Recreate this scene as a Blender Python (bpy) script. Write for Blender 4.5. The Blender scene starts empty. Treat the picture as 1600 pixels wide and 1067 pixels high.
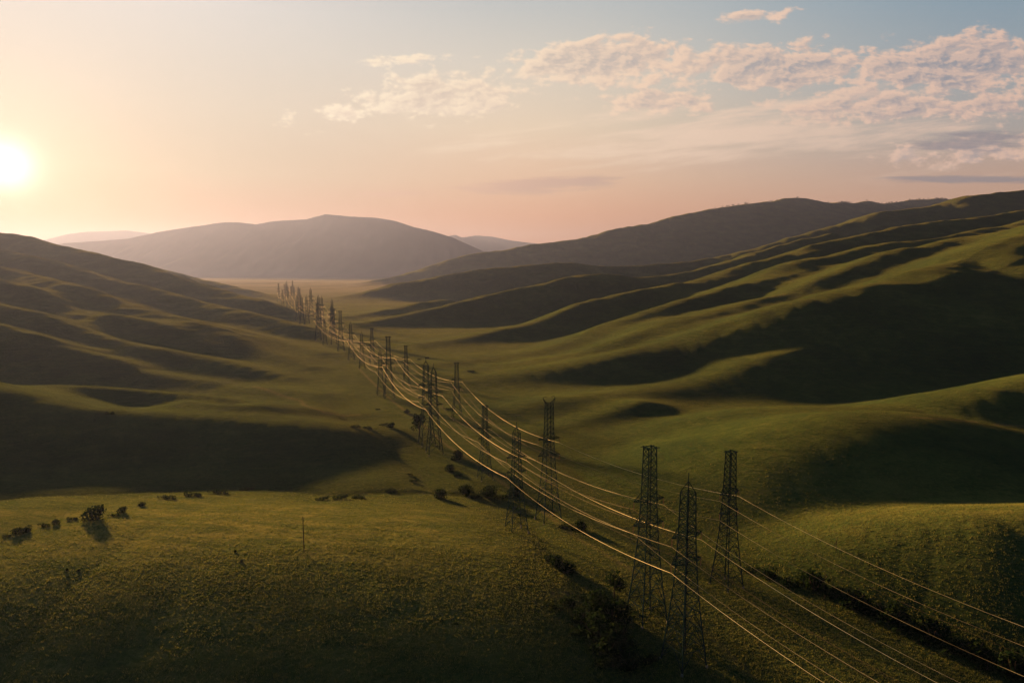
import bpy, bmesh, math, random
import numpy as np
from mathutils import Vector, Matrix

random.seed(7)
np.random.seed(7)
R = math.radians
scene = bpy.context.scene
COL = scene.collection

# ------------------------------------------------------------------ camera
CAM_H = 97.0
F = 1067.0                       # focal length in pixels of the 1600 px wide photograph (24 mm on 36 mm)
PITCH = math.atan(113.5 / F)
cam_data = bpy.data.cameras.new('camera')
cam_data.lens = 24.0
cam_data.sensor_width = 36.0
cam_data.clip_start = 0.5
cam_data.clip_end = 90000.0
cam = bpy.data.objects.new('camera', cam_data)
cam.location = (0, 0, CAM_H)
cam.rotation_euler = (R(90) - PITCH, 0, 0)
COL.objects.link(cam)
scene.camera = cam

# ------------------------------------------------------------------ render and view
scene.render.engine = 'CYCLES'
scene.cycles.use_denoising = True
scene.cycles.max_bounces = 5
scene.cycles.diffuse_bounces = 2
scene.cycles.glossy_bounces = 2
scene.cycles.transmission_bounces = 2
scene.cycles.volume_bounces = 0
scene.cycles.transparent_max_bounces = 4
scene.cycles.sample_clamp_indirect = 4.0
scene.view_settings.view_transform = 'Standard'
scene.view_settings.look = 'None'
scene.view_settings.gamma = 1.0
scene.view_settings.use_curve_mapping = False
EXPOSURE = 2.8
scene.view_settings.exposure = EXPOSURE

# ------------------------------------------------------------------ sun
SUN_AZ = R(-35.8)                # measured from +Y towards +X
SUN_EL = R(8.0)
SUN_DIR = Vector((math.sin(SUN_AZ) * math.cos(SUN_EL), math.cos(SUN_AZ) * math.cos(SUN_EL), math.sin(SUN_EL)))
sun_data = bpy.data.lights.new('sun', 'SUN')
sun_data.energy = 5.0
sun_data.angle = R(2.6)
sun_data.color = (1.0, 0.51, 0.165)
sun = bpy.data.objects.new('sun', sun_data)
sun.rotation_euler = (-SUN_DIR).to_track_quat('-Z', 'Y').to_euler()
COL.objects.link(sun)


# ------------------------------------------------------------------ small node language
class Nd:
    """Wraps a node socket so that shader maths reads like maths."""
    def __init__(self, tree, sock):
        self.t, self.s = tree, sock

    def _m(self, op, *args, clamp=False):
        n = self.t.nodes.new('ShaderNodeMath')
        n.operation = op
        n.use_clamp = clamp
        for i, a in enumerate(args):
            if isinstance(a, Nd):
                self.t.links.new(a.s, n.inputs[i])
            else:
                n.inputs[i].default_value = float(a)
        return Nd(self.t, n.outputs[0])

    def __add__(self, o): return self._m('ADD', self, o)
    def __radd__(self, o): return self._m('ADD', self, o)
    def __sub__(self, o): return self._m('SUBTRACT', self, o)
    def __rsub__(self, o): return self._m('SUBTRACT', o, self)
    def __mul__(self, o): return self._m('MULTIPLY', self, o)
    def __rmul__(self, o): return self._m('MULTIPLY', self, o)
    def __truediv__(self, o): return self._m('DIVIDE', self, o)
    def pow(self, o): return self._m('POWER', self, o)
    def max(self, o): return self._m('MAXIMUM', self, o)
    def min(self, o): return self._m('MINIMUM', self, o)
    def clamp(self): return self._m('ADD', self, 0.0, clamp=True)
    def exp(self): return self._m('EXPONENT', self)
    def acos(self): return self._m('ARCCOSINE', self)
    def sqrt(self): return self._m('SQRT', self)

    def smooth(self, a, b, lo=0.0, hi=1.0):
        n = self.t.nodes.new('ShaderNodeMapRange')
        n.interpolation_type = 'SMOOTHSTEP'
        self.t.links.new(self.s, n.inputs['Value'])
        n.inputs['From Min'].default_value = a
        n.inputs['From Max'].default_value = b
        n.inputs['To Min'].default_value = lo
        n.inputs['To Max'].default_value = hi
        return Nd(self.t, n.outputs['Result'])

    def ramp(self, stops, interp='LINEAR'):
        n = self.t.nodes.new('ShaderNodeValToRGB')
        cr = n.color_ramp
        cr.interpolation = interp
        while len(cr.elements) < len(stops):
            cr.elements.new(0.5)
        for e, (p, c) in zip(cr.elements, stops):
            e.position = p
            e.color = (*c, 1.0)
        self.t.links.new(self.s, n.inputs[0])
        return Nd(self.t, n.outputs[0])

    def mix(self, other, fac, mode='MIX'):          # colour mix: self -> other
        n = self.t.nodes.new('ShaderNodeMix')
        n.data_type = 'RGBA'
        n.blend_type = mode
        n.clamp_factor = True
        for sock, v in ((n.inputs[0], fac), (n.inputs[6], self), (n.inputs[7], other)):
            if isinstance(v, Nd):
                self.t.links.new(v.s, sock)
            elif isinstance(v, (tuple, list)):
                sock.default_value = (*v, 1.0)
            else:
                sock.default_value = v
        return Nd(self.t, n.outputs[2])


def xyz(tree, x, y, z):
    n = tree.nodes.new('ShaderNodeCombineXYZ')
    for i, v in enumerate((x, y, z)):
        if isinstance(v, Nd):
            tree.links.new(v.s, n.inputs[i])
        else:
            n.inputs[i].default_value = v
    return Nd(tree, n.outputs[0])


def noise(tree, vec, scale, detail=4, rough=0.55, dist=0.0, lac=2.0):
    n = tree.nodes.new('ShaderNodeTexNoise')
    n.noise_dimensions = '3D'
    tree.links.new(vec.s, n.inputs['Vector'])
    n.inputs['Scale'].default_value = scale
    n.inputs['Detail'].default_value = detail
    n.inputs['Roughness'].default_value = rough
    n.inputs['Lacunarity'].default_value = lac
    n.inputs['Distortion'].default_value = dist
    return Nd(tree, n.outputs['Fac'])


def split(tree, vec):
    n = tree.nodes.new('ShaderNodeSeparateXYZ')
    tree.links.new(vec.s, n.inputs[0])
    return [Nd(tree, o) for o in n.outputs]


# ------------------------------------------------------------------ world: evening sky with clouds
world = bpy.data.worlds.new('World')
scene.world = world
world.use_nodes = True
wt = world.node_tree
wt.nodes.clear()
w_out = wt.nodes.new('ShaderNodeOutputWorld')
w_bg = wt.nodes.new('ShaderNodeBackground')
wt.links.new(w_bg.outputs[0], w_out.inputs[0])
tc = wt.nodes.new('ShaderNodeTexCoord')
D = Nd(wt, tc.outputs['Generated'])
dx, dy, dz = split(wt, D)

sky = wt.nodes.new('ShaderNodeTexSky')
sky.sky_type = 'NISHITA'
sky.sun_disc = False
sky.sun_elevation = SUN_EL
sky.sun_rotation = SUN_AZ
sky.altitude = 300.0
sky.air_density = 1.0
sky.dust_density = 3.0
sky.ozone_density = 1.5
nish = Nd(wt, sky.outputs[0])

elev = (dz / (dx * dx + dy * dy).sqrt().max(0.02)).max(0.0)        # tangent of the elevation
sun_flat = Vector((SUN_DIR.x, SUN_DIR.y)).normalized()
caz = (dx * sun_flat.x + dy * sun_flat.y) / (dx * dx + dy * dy).sqrt().max(0.02)
azang = caz.min(0.9999).max(-0.9999).acos()                          # azimuth away from the sun, radians
DISC = Vector((math.sin(R(-36.0)) * math.cos(R(6.8)), math.cos(R(-36.0)) * math.cos(R(6.8)), math.sin(R(6.8))))
cs = dx * DISC.x + dy * DISC.y + dz * DISC.z
sunang = cs.min(0.99999).max(-1.0).acos()

ev = elev._m('ADD', elev * 1.6, 0.0, clamp=True)                    # ramp position 1.0 at tan 0.625
near_sun = ev.ramp([(0.0, (0.26, 0.06, 0.02)), (0.10, (0.32, 0.14, 0.07)), (0.20, (0.46, 0.40, 0.29)),
                    (0.34, (0.60, 0.55, 0.46)), (0.55, (0.73, 0.70, 0.66)), (1.0, (0.42, 0.46, 0.47))])
mid_sky = ev.ramp([(0.0, (0.68, 0.26, 0.12)), (0.12, (0.80, 0.38, 0.21)), (0.20, (0.83, 0.53, 0.34)),
                   (0.32, (0.85, 0.67, 0.48)), (0.46, (0.72, 0.66, 0.56)), (0.64, (0.48, 0.54, 0.56)), (1.0, (0.15, 0.21, 0.28))])
far_sky = ev.ramp([(0.0, (0.64, 0.36, 0.24)), (0.14, (0.68, 0.41, 0.28)), (0.26, (0.45, 0.41, 0.38)),
                   (0.38, (0.33, 0.39, 0.43)), (0.54, (0.21, 0.34, 0.44)), (0.72, (0.15, 0.28, 0.39)), (1.0, (0.08, 0.14, 0.20))])
rear_sky = ev.ramp([(0.0, (0.14, 0.21, 0.25)), (0.3, (0.09, 0.20, 0.26)), (1.0, (0.05, 0.13, 0.18))])
col = near_sun.mix(mid_sky, azang.smooth(0.10, 0.70))
col = col.mix(far_sky, azang.smooth(0.62, 1.32))
col = col.mix(rear_sky, azang.smooth(1.25, 2.3))
col = col.mix((0.055, 0.085, 0.12), elev.smooth(0.6, 2.0))
# a share of the physical sky keeps the light between the stops honest
col = col.mix(nish.mix((0.085, 0.070, 0.055), 1.0, 'MULTIPLY'), 0.07)

# --- clouds: a thin broken sheet, gnomonic coordinates towards +Y
fy = dy.max(0.05)
S = dx / fy
T = dz / fy


def ell(cx, cy, rx, ry, ang=0.0):
    """soft ellipse of the cloud field; picture coordinates of the photograph's sky"""
    s0, t0 = (cx - 800) / F, (420 - cy) / F
    ca, sa = math.cos(ang), math.sin(ang)
    u = ((S - s0) * ca + (T - t0) * sa) * (F / rx)
    v = ((T - t0) * ca - (S - s0) * sa) * (F / ry)
    return (0.0 - (u * u + v * v)).exp()


def vadd(a, b):
    n = wt.nodes.new('ShaderNodeVectorMath')
    n.operation = 'ADD'
    wt.links.new(a.s, n.inputs[0])
    n.inputs[1].default_value = b
    return Nd(wt, n.outputs[0])


P = xyz(wt, S * 1.0, T * 2.0, 0.0)
warp = noise(wt, P, 9.0, 3, 0.5)


def sheet(off):
    q = xyz(wt, S + warp * 0.035 + off[0], T * 1.9 + warp * 0.03 + off[1], 0.3)
    return noise(wt, q, 31.0, 9, 0.58, 0.0) * 0.62 + noise(wt, xyz(wt, S + off[0], T * 2.4 + off[1], 1.7), 7.0, 3, 0.5, 0.0) * 0.38


puff = sheet((0.0, 0.0))
puff_s = sheet((-0.006, 0.007))
env = (ell(690, 162, 210, 46, 0.10) * 0.98).max(ell(930, 112, 220, 46, 0.08)).max(ell(1200, 116, 260, 50, -0.02))
env = env.max(ell(1480, 118, 290, 58, 0.0) * 1.02).max(ell(1165, 46, 90, 20, 0.1) * 0.80).max(ell(615, 108, 100, 16, 0.1) * 0.80)
env = env.max(ell(1530, 240, 190, 30, 0.05) * 0.92).max(ell(1400, 170, 320, 46, 0.0) * 0.84).max(ell(1300, 5, 110, 12, 0.0) * 0.66)
env = env.max(ell(1020, 170, 170, 26, 0.0) * 0.80)
fld = puff + env * 0.40 - 0.70
dens = fld.smooth(0.0, 0.11) * env.smooth(0.05, 0.35)
lit = (((puff - puff_s) * 10.5) + 0.5).clamp()
thick = fld.smooth(0.06, 0.22)
c_light = azang.smooth(0.3, 1.3).ramp([(0.0, (1.0, 0.85, 0.63)), (0.5, (0.95, 0.69, 0.50)), (1.0, (0.84, 0.57, 0.44))])
c_dark = azang.smooth(0.3, 1.3).ramp([(0.0, (0.74, 0.60, 0.47)), (0.5, (0.50, 0.44, 0.41)), (1.0, (0.30, 0.31, 0.35))])
ccol = c_dark.mix(c_light, (lit * 0.7 + (1.0 - thick) * 0.5).clamp())
col = col.mix(ccol, dens * 0.9)
# --- thin high streaks
Ps = xyz(wt, S * 1.0 + T * 0.6, T * 9.0 - S * 1.1, 4.2)
n_st = noise(wt, Ps, 3.2, 8, 0.62, 0.3)
env2 = ell(1120, 215, 420, 62, 0.08).max(ell(760, 215, 240, 30, 0.05) * 0.6).max(ell(1450, 230, 260, 50, 0.05))
stre = (n_st + env2 * 0.20 - 0.62).smooth(0.0, 0.20) * env2.smooth(0.05, 0.6)
c_st = azang.smooth(0.3, 1.3).ramp([(0.0, (1.0, 0.82, 0.60)), (0.6, (0.92, 0.68, 0.51)), (1.0, (0.80, 0.58, 0.45))])
col = col.mix(c_st, stre * 0.8)
# --- low grey bars
Pb = xyz(wt, S * 1.0, T * 9.0, 9.1)
n_b = noise(wt, Pb, 7.0, 8, 0.62, 0.3)
env3 = (ell(840, 292, 170, 14, 0.03) * 0.95).max(ell(1480, 284, 190, 7, -0.01)).max(ell(1500, 228, 150, 16, 0.03) * 0.9)
env3 = env3.max(ell(620, 306, 130, 7, 0.0) * 0.7).max(ell(120, 338, 170, 10, 0.0) * 0.35)
bars = (n_b + env3 * 0.44 - 0.66).smooth(0.0, 0.20) * env3.smooth(0.03, 0.5)
c_b = azang.smooth(0.3, 1.3).ramp([(0.0, (0.72, 0.42, 0.29)), (0.6, (0.48, 0.35, 0.30)), (1.0, (0.27, 0.26, 0.29))])
col = col.mix(c_b, bars * 0.75)
# --- the bright air round the sun
aur = ((0.0 - sunang * 40.0).exp() * 0.30) + ((0.0 - sunang * 13.0).exp() * 0.20) + (0.0 - (sunang * 42.0) * (sunang * 42.0)).exp() * 1.2
glow = (aur * 1.0)
gn = wt.nodes.new('ShaderNodeVectorMath')
gn.operation = 'SCALE'
gn.inputs[0].default_value = (1.0, 0.88, 0.70)
wt.links.new(glow.s, gn.inputs['Scale'])
col = col.mix(Nd(wt, gn.outputs[0]), 1.0, 'ADD')
sky_scale = 1.0 / (2.0 ** EXPOSURE)
wt.links.new(col.s, w_bg.inputs['Color'])
w_bg.inputs['Strength'].default_value = sky_scale


# ------------------------------------------------------------------ picture rays and relief
def ray(px, py):
    cx, cy = (px - 800.0) / F, (533.5 - py) / F
    y = math.cos(PITCH) + cy * math.sin(PITCH)
    z = -math.sin(PITCH) + cy * math.cos(PITCH)
    return cx / y, z / y


def pt(px, py, d):
    s, t = ray(px, py)
    return (s * d, d, CAM_H + t * d)


_perm = np.random.RandomState(11).permutation(4096)
_gx = np.random.RandomState(12).uniform(-1, 1, 4096)
_gy = np.random.RandomState(13).uniform(-1, 1, 4096)


def perlin(x, y):
    xi, yi = np.floor(x).astype(np.int64), np.floor(y).astype(np.int64)
    xf, yf = x - xi, y - yi
    u = xf * xf * xf * (xf * (xf * 6 - 15) + 10)
    v = yf * yf * yf * (yf * (yf * 6 - 15) + 10)

    def g(ix, iy, ax, ay):
        h = _perm[(_perm[ix & 4095] + iy) & 4095]
        return _gx[h] * ax + _gy[h] * ay
    a = g(xi, yi, xf, yf)
    b = g(xi + 1, yi, xf - 1, yf)
    c = g(xi, yi + 1, xf, yf - 1)
    d = g(xi + 1, yi + 1, xf - 1, yf - 1)
    return (a + (b - a) * u) + ((c + (d - c) * u) - (a + (b - a) * u)) * v


def sst(a, b, x):
    t = np.clip((x - a) / (b - a), 0, 1)
    return t * t * (3 - 2 * t)


# every spur: crest line as (column, row, [depth]) of the photograph, flank slope, crest rounding in metres
def smooth_line(p, n=3):
    q = np.vstack([2 * p[0] - p[1], p, 2 * p[-1] - p[-2]])
    out = []
    for i in range(1, len(q) - 2):
        a, b, c, d = q[i - 1], q[i], q[i + 1], q[i + 2]
        for j in range(n):
            t = j / n
            out.append(0.5 * (2 * b + (c - a) * t + (2 * a - 5 * b + 4 * c - d) * t * t + (3 * b - a - 3 * c + d) * t ** 3))
    out.append(p[-1])
    return np.array(out)


def spur(pts, slope=0.42, rnd=14.0):
    """depth given on some points, interpolated along the columns between them"""
    px = [p[0] for p in pts]
    kn = [(p[0], p[2]) for p in pts if len(p) > 2]
    kn.sort()
    kx, kd = [k[0] for k in kn], [math.log(k[1]) for k in kn]
    out = [pt(p[0], p[1], math.exp(float(np.interp(p[0], kx, kd)))) for p in pts]
    return smooth_line(np.array(out)), slope, rnd


SPURS = [
    # right-hand side, near to far
    spur([(1205, 880, 226), (1260, 856), (1330, 834), (1400, 819), (1500, 809), (1600, 805, 210), (1900, 800, 208)], 0.40, 16),
    spur([(915, 694, 376), (1000, 684), (1100, 661), (1160, 648), (1220, 640), (1340, 638), (1440, 632), (1500, 616), (1600, 598, 420), (1900, 540, 470)], 0.42, 28),
    spur([(1120, 775, 300), (1160, 728), (1200, 701), (1260, 675), (1340, 656), (1420, 653), (1500, 664), (1600, 690, 338), (1900, 720, 330)], 0.40, 48),
    spur([(1020, 728, 318), (1080, 706), (1140, 699), (1190, 700, 345)], 0.34, 12),
    spur([(775, 648, 450), (870, 624), (960, 615), (1060, 603), (1130, 584), (1200, 558), (1280, 545, 600)], 0.40, 26),
    spur([(865, 676, 404), (940, 652), (1000, 628, 455)], 0.36, 12),
    spur([(700, 600, 575), (780, 590), (860, 574), (944, 558), (1010, 545), (1080, 530), (1168, 500), (1242, 476), (1340, 450, 720),
          (1421, 437), (1454, 421), (1519, 405), (1567, 385), (1600, 369, 840), (1800, 300, 960), (2200, 200, 1100)], 0.42, 34),
    spur([(1800, 380, 780), (1600, 430, 710), (1545, 462, 674), (1510, 510, 620), (1490, 560, 572)], 0.44, 12),
    spur([(690, 590, 610), (760, 579), (843, 564), (917, 551), (982, 528), (1040, 506), (1080, 492), (1178, 472), (1243, 459), (1291, 436),
          (1340, 416, 930), (1405, 392), (1437, 387), (1483, 375), (1600, 358, 1080), (1800, 310, 1250), (2200, 220, 1450)], 0.42, 24),
    spur([(700, 572, 685), (800, 561), (860, 548), (920, 528), (995, 497), (1040, 483), (1080, 469), (1161, 443), (1226, 421), (1262, 406),
          (1307, 400), (1372, 382), (1454, 376), (1520, 362), (1600, 345, 1380), (1800, 300, 1550), (2200, 210, 1900)], 0.42, 26),
    spur([(660, 541, 855), (722, 532), (787, 515), (862, 498), (917, 475), (1002, 453), (1080, 440), (1129, 425), (1177, 410), (1242, 394),
          (1291, 378), (1350, 368), (1405, 356), (1470, 347), (1600, 330, 1850), (1800, 280, 2050), (2200, 200, 2400)], 0.42, 22),
    spur([(555, 512, 1130), (641, 491), (722, 472), (787, 456), (859, 443), (911, 431), (950, 430), (1015, 432), (1080, 424), (1180, 394), (1300, 366, 2100)], 0.42, 26),
    spur([(548, 500, 1300), (600, 487), (641, 477), (690, 470, 1600)], 0.36, 20),
    spur([(545, 468, 2150), (580, 456), (625, 443), (667, 436), (740, 424), (787, 418), (852, 413), (901, 412), (950, 418), (1080, 409), (1160, 392),
          (1275, 362), (1340, 343), (1372, 333), (1437, 324), (1493, 312), (1515, 305), (1600, 297, 2900), (1800, 280, 3000), (2200, 230, 3300)], 0.42, 30),
    spur([(580, 446, 4000), (609, 437), (674, 417), (735, 398), (794, 390), (852, 379), (917, 371), (973, 356), (1005, 351), (1080, 333), (1122, 326),
          (1230, 312), (1262, 313), (1291, 316), (1333, 318), (1356, 315), (1382, 318), (1460, 309), (1486, 313), (1600, 312, 7600), (2000, 300, 7900)], 0.42, 60),
    # left-hand side, near to far
    spur([(615, 688, 386), (560, 674), (499, 666), (371, 655), (270, 651), (169, 646), (101, 641), (51, 635), (0, 626, 352), (-300, 560, 345)], 0.42, 36),
    spur([(565, 655, 440), (499, 646), (439, 638), (371, 629), (304, 618), (236, 611), (162, 606), (84, 606), (0, 606, 432), (-300, 570, 440)], 0.43, 14),
    spur([(400, 634, 415), (340, 637, 400), (290, 632, 405)], 0.36, 10),
    spur([(500, 622, 512), (432, 613), (354, 608), (320, 600), (270, 591), (209, 578), (162, 560), (111, 547), (51, 531), (0, 511, 640), (-300, 440, 800)], 0.43, 14),
    spur([(445, 594, 590), (381, 574), (320, 560), (253, 547), (175, 532), (135, 520), (94, 505), (51, 488), (0, 476, 800), (-300, 415, 980)], 0.43, 14),
    spur([(330, 540, 740), (304, 530), (256, 510), (189, 493), (125, 484), (84, 472), (44, 452), (0, 439, 1030), (-300, 370, 1250)], 0.43, 14),
    spur([(480, 577, 655), (432, 557), (388, 540), (341, 518), (304, 503), (256, 493), (179, 472), (142, 457), (91, 439), (0, 420, 1320), (-300, 360, 1600)], 0.43, 16),
    spur([(505, 556, 755), (432, 537), (358, 520), (304, 506, 960)], 0.40, 14),
    spur([(500, 532, 930), (455, 509), (405, 494), (337, 478), (270, 459), (179, 439), (111, 418), (50, 402), (0, 391, 1700), (-300, 345, 2000)], 0.43, 20),
    spur([(463, 502, 1280), (449, 498), (422, 479), (354, 456), (293, 442), (229, 419), (152, 398), (67, 380), (0, 363, 2250), (-300, 325, 2600)], 0.42, 24),
    spur([(420, 470, 2100), (381, 456), (320, 440), (263, 425), (236, 419), (150, 404, 3000), (-300, 370, 3400)], 0.42, 30),
    # the low meadow in the foreground
    spur([(-500, 850, 180), (150, 878, 183), (400, 886, 186), (600, 903, 186), (740, 930, 182), (850, 972, 174)], 0.26, 75),
]


def floor_pt(px, py):
    s_, t_ = ray(px, py)
    d_ = -CAM_H / t_
    return (s_ * d_, d_)


STREAMS = [[floor_pt(*p) for p in q] for q in (
    [(520, 640), (560, 672), (620, 702), (650, 735), (690, 768), (760, 775), (815, 795), (850, 850), (880, 900), (925, 955), (960, 1010), (1010, 1075), (1100, 1250)],
    [(860, 690), (930, 760), (1010, 800), (1110, 865), (1240, 908), (1330, 942), (1400, 975), (1500, 1020), (1620, 1075), (1800, 1160)],
    [(-150, 850), (0, 832), (60, 818), (150, 806), (230, 785), (330, 772), (420, 764), (520, 778), (600, 770), (690, 768)])]


def stream_dist(x, y):
    best = np.full_like(x, 1e6)
    for q in STREAMS:
        for (ax, ay), (bx, by) in zip(q[:-1], q[1:]):
            vx, vy = bx - ax, by - ay
            t = np.clip(((x - ax) * vx + (y - ay) * vy) / (vx * vx + vy * vy), 0, 1)
            np.minimum(best, np.hypot(x - ax - t * vx, y - ay - t * vy), out=best)
    return best


def floor_h(x, y):
    return 0.12 * perlin(x / 19 + 3.1, y / 19) + 0.5 * perlin(x / 83, y / 83 + 7)


def relief(x, y):
    """height of the land at world x, y (arrays)"""
    d = np.sqrt(x * x + y * y)
    # ribs and hollows of the slopes
    wsc = np.clip(d / 450.0, 0.6, 6.0)
    wx = x + wsc * (3.2 * perlin(x / (90 * wsc.clip(1, 1.0)), y / 90 + 3) + 1.0 * perlin(x / 37, y / 37))
    wy = y + wsc * (3.2 * perlin(x / 90 + 31, y / 90) + 1.0 * perlin(x / 37 + 9, y / 37))
    k = np.clip(0.0075 * d, 1.6, 40.0)
    zs = [np.zeros_like(x)]
    for pts, slope, rnd in SPURS:
        best = np.full_like(x, -1e4)
        lo, hi = pts.min(0), pts.max(0)
        reach = hi[2] / slope + 400.0
        m = (wx > lo[0] - reach) & (wx < hi[0] + reach) & (wy > lo[1] - reach) & (wy < hi[1] + reach)
        if not m.any():
            continue
        mx, my = wx[m], wy[m]
        b = np.full_like(mx, -1e4)
        for a, c in zip(pts[:-1], pts[1:]):
            ax, ay, az = a
            vx, vy, vz = c - a
            L2 = vx * vx + vy * vy + 1e-9
            t = np.clip(((mx - ax) * vx + (my - ay) * vy) / L2, 0, 1)
            q = np.sqrt((mx - ax - t * vx) ** 2 + (my - ay - t * vy) ** 2 + rnd * rnd) - rnd
            np.maximum(b, az + t * vz - slope * q, out=b)
        best[m] = b
        zs.append(best)
    zmax = zs[0].copy()
    for z in zs[1:]:
        np.maximum(zmax, z, out=zmax)
    acc = np.zeros_like(x)
    for z in zs:
        acc += np.exp((z - zmax) / k)
    z = zmax + k * np.log(acc)
    hill = sst(2.0, 30.0, z)
    z = z + floor_h(x, y)
    big = np.clip(z, 0, 400)
    z = z + hill * (0.013 * big * perlin(x / 90 + 5, y / 90) + 0.003 * big * perlin(x / 29, y / 29 + 2))
    z = z + hill * (1.5 * perlin(x / 62 + 8, y / 62 + 3) + 0.55 * perlin(x / 27, y / 27 + 11)) * np.clip(d / 500.0, 0.5, 2.5)
    uu = np.abs(x - 42 + 0.38 * (y - 166))                    # away from the valley axis, along the spurs
    vv = y * 0.95 - 0.33 * uu + 9 * perlin(x / 130, y / 130 + 4)
    f1 = 0.5 - 2.4 * np.abs(perlin(uu / 300 + 2, vv / 54))
    f2 = 0.35 - 2.4 * np.abs(perlin(uu / 520 + 7, vv / 120 + 5))
    z = z + sst(4.0, 40.0, z) * (1.9 * f1 * sst(250, 420, d) + 3.0 * f2 * np.clip(d / 700.0, 0.4, 2.2))
    far = sst(1500, 4000, d)
    sd = stream_dist(x + 3 * perlin(x / 17, y / 17), y + 3 * perlin(x / 17 + 5, y / 17))
    z = z - 0.7 * np.exp(-(sd / 4.0) ** 2) - 1.1 * np.exp(-(sd / 15.0) ** 2)
    z = z + far * hill * (0.045 * big * perlin(x / 420, y / 420) + 0.028 * big * perlin(x / 170, y / 170))
    return z


def height(x, y):
    return float(relief(np.array([float(x)]), np.array([float(y)]))[0])


_dd = np.exp(np.linspace(math.log(70), math.log(9000), 2600))


def hit(px, py):
    """where the ray of a picture point meets the land"""
    s, t = ray(px, py)
    z = CAM_H + t * _dd
    h = relief(s * _dd, _dd)
    below = np.nonzero(z < h)[0]
    if len(below) == 0:
        return None
    i = max(below[0], 1)
    a, b = z[i - 1] - h[i - 1], z[i] - h[i]
    f = a / (a - b) if a != b else 0.0
    d = _dd[i - 1] + (_dd[i] - _dd[i - 1]) * f
    return Vector((s * d, d, height(s * d, d)))


# ------------------------------------------------------------------ object helpers
def tag(o, label=None, cat=None, group=None, kind=None):
    if label: o['label'] = label
    if cat: o['category'] = cat
    if group: o['group'] = group
    if kind: o['kind'] = kind
    return o


def mesh_obj(name, verts, faces, mat, parent=None, smooth=False):
    me = bpy.data.meshes.new(name)
    me.from_pydata(verts, [], faces)
    me.update()
    if smooth:
        me.polygons.foreach_set('use_smooth', [True] * len(me.polygons))
    if mat: me.materials.append(mat)
    o = bpy.data.objects.new(name, me)
    COL.objects.link(o)
    if parent: o.parent = parent
    return o


def grid_obj(name, X, Y, Z, mat):
    nr, nc = X.shape
    co = np.stack([X, Y, Z], -1).reshape(-1, 3).astype(np.float32)
    me = bpy.data.meshes.new(name)
    me.vertices.add(len(co))
    me.vertices.foreach_set('co', co.ravel())
    i = np.arange(nr * nc).reshape(nr, nc)
    q = np.stack([i[:-1, :-1], i[:-1, 1:], i[1:, 1:], i[1:, :-1]], -1).reshape(-1, 4)
    nf = len(q)
    me.loops.add(nf * 4)
    me.loops.foreach_set('vertex_index', q.ravel().astype(np.int32))
    me.polygons.add(nf)
    me.polygons.foreach_set('loop_start', np.arange(0, nf * 4, 4, dtype=np.int32))
    me.polygons.foreach_set('loop_total', np.full(nf, 4, dtype=np.int32))
    me.polygons.foreach_set('use_smooth', np.ones(nf, dtype=bool))
    me.update(calc_edges=True)
    me.materials.append(mat)
    o = bpy.data.objects.new(name, me)
    COL.objects.link(o)
    return o


def new_mat(name):
    m = bpy.data.materials.new(name)
    m.use_nodes = True
    t = m.node_tree
    bs = t.nodes['Principled BSDF']
    return m, t, bs


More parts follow.
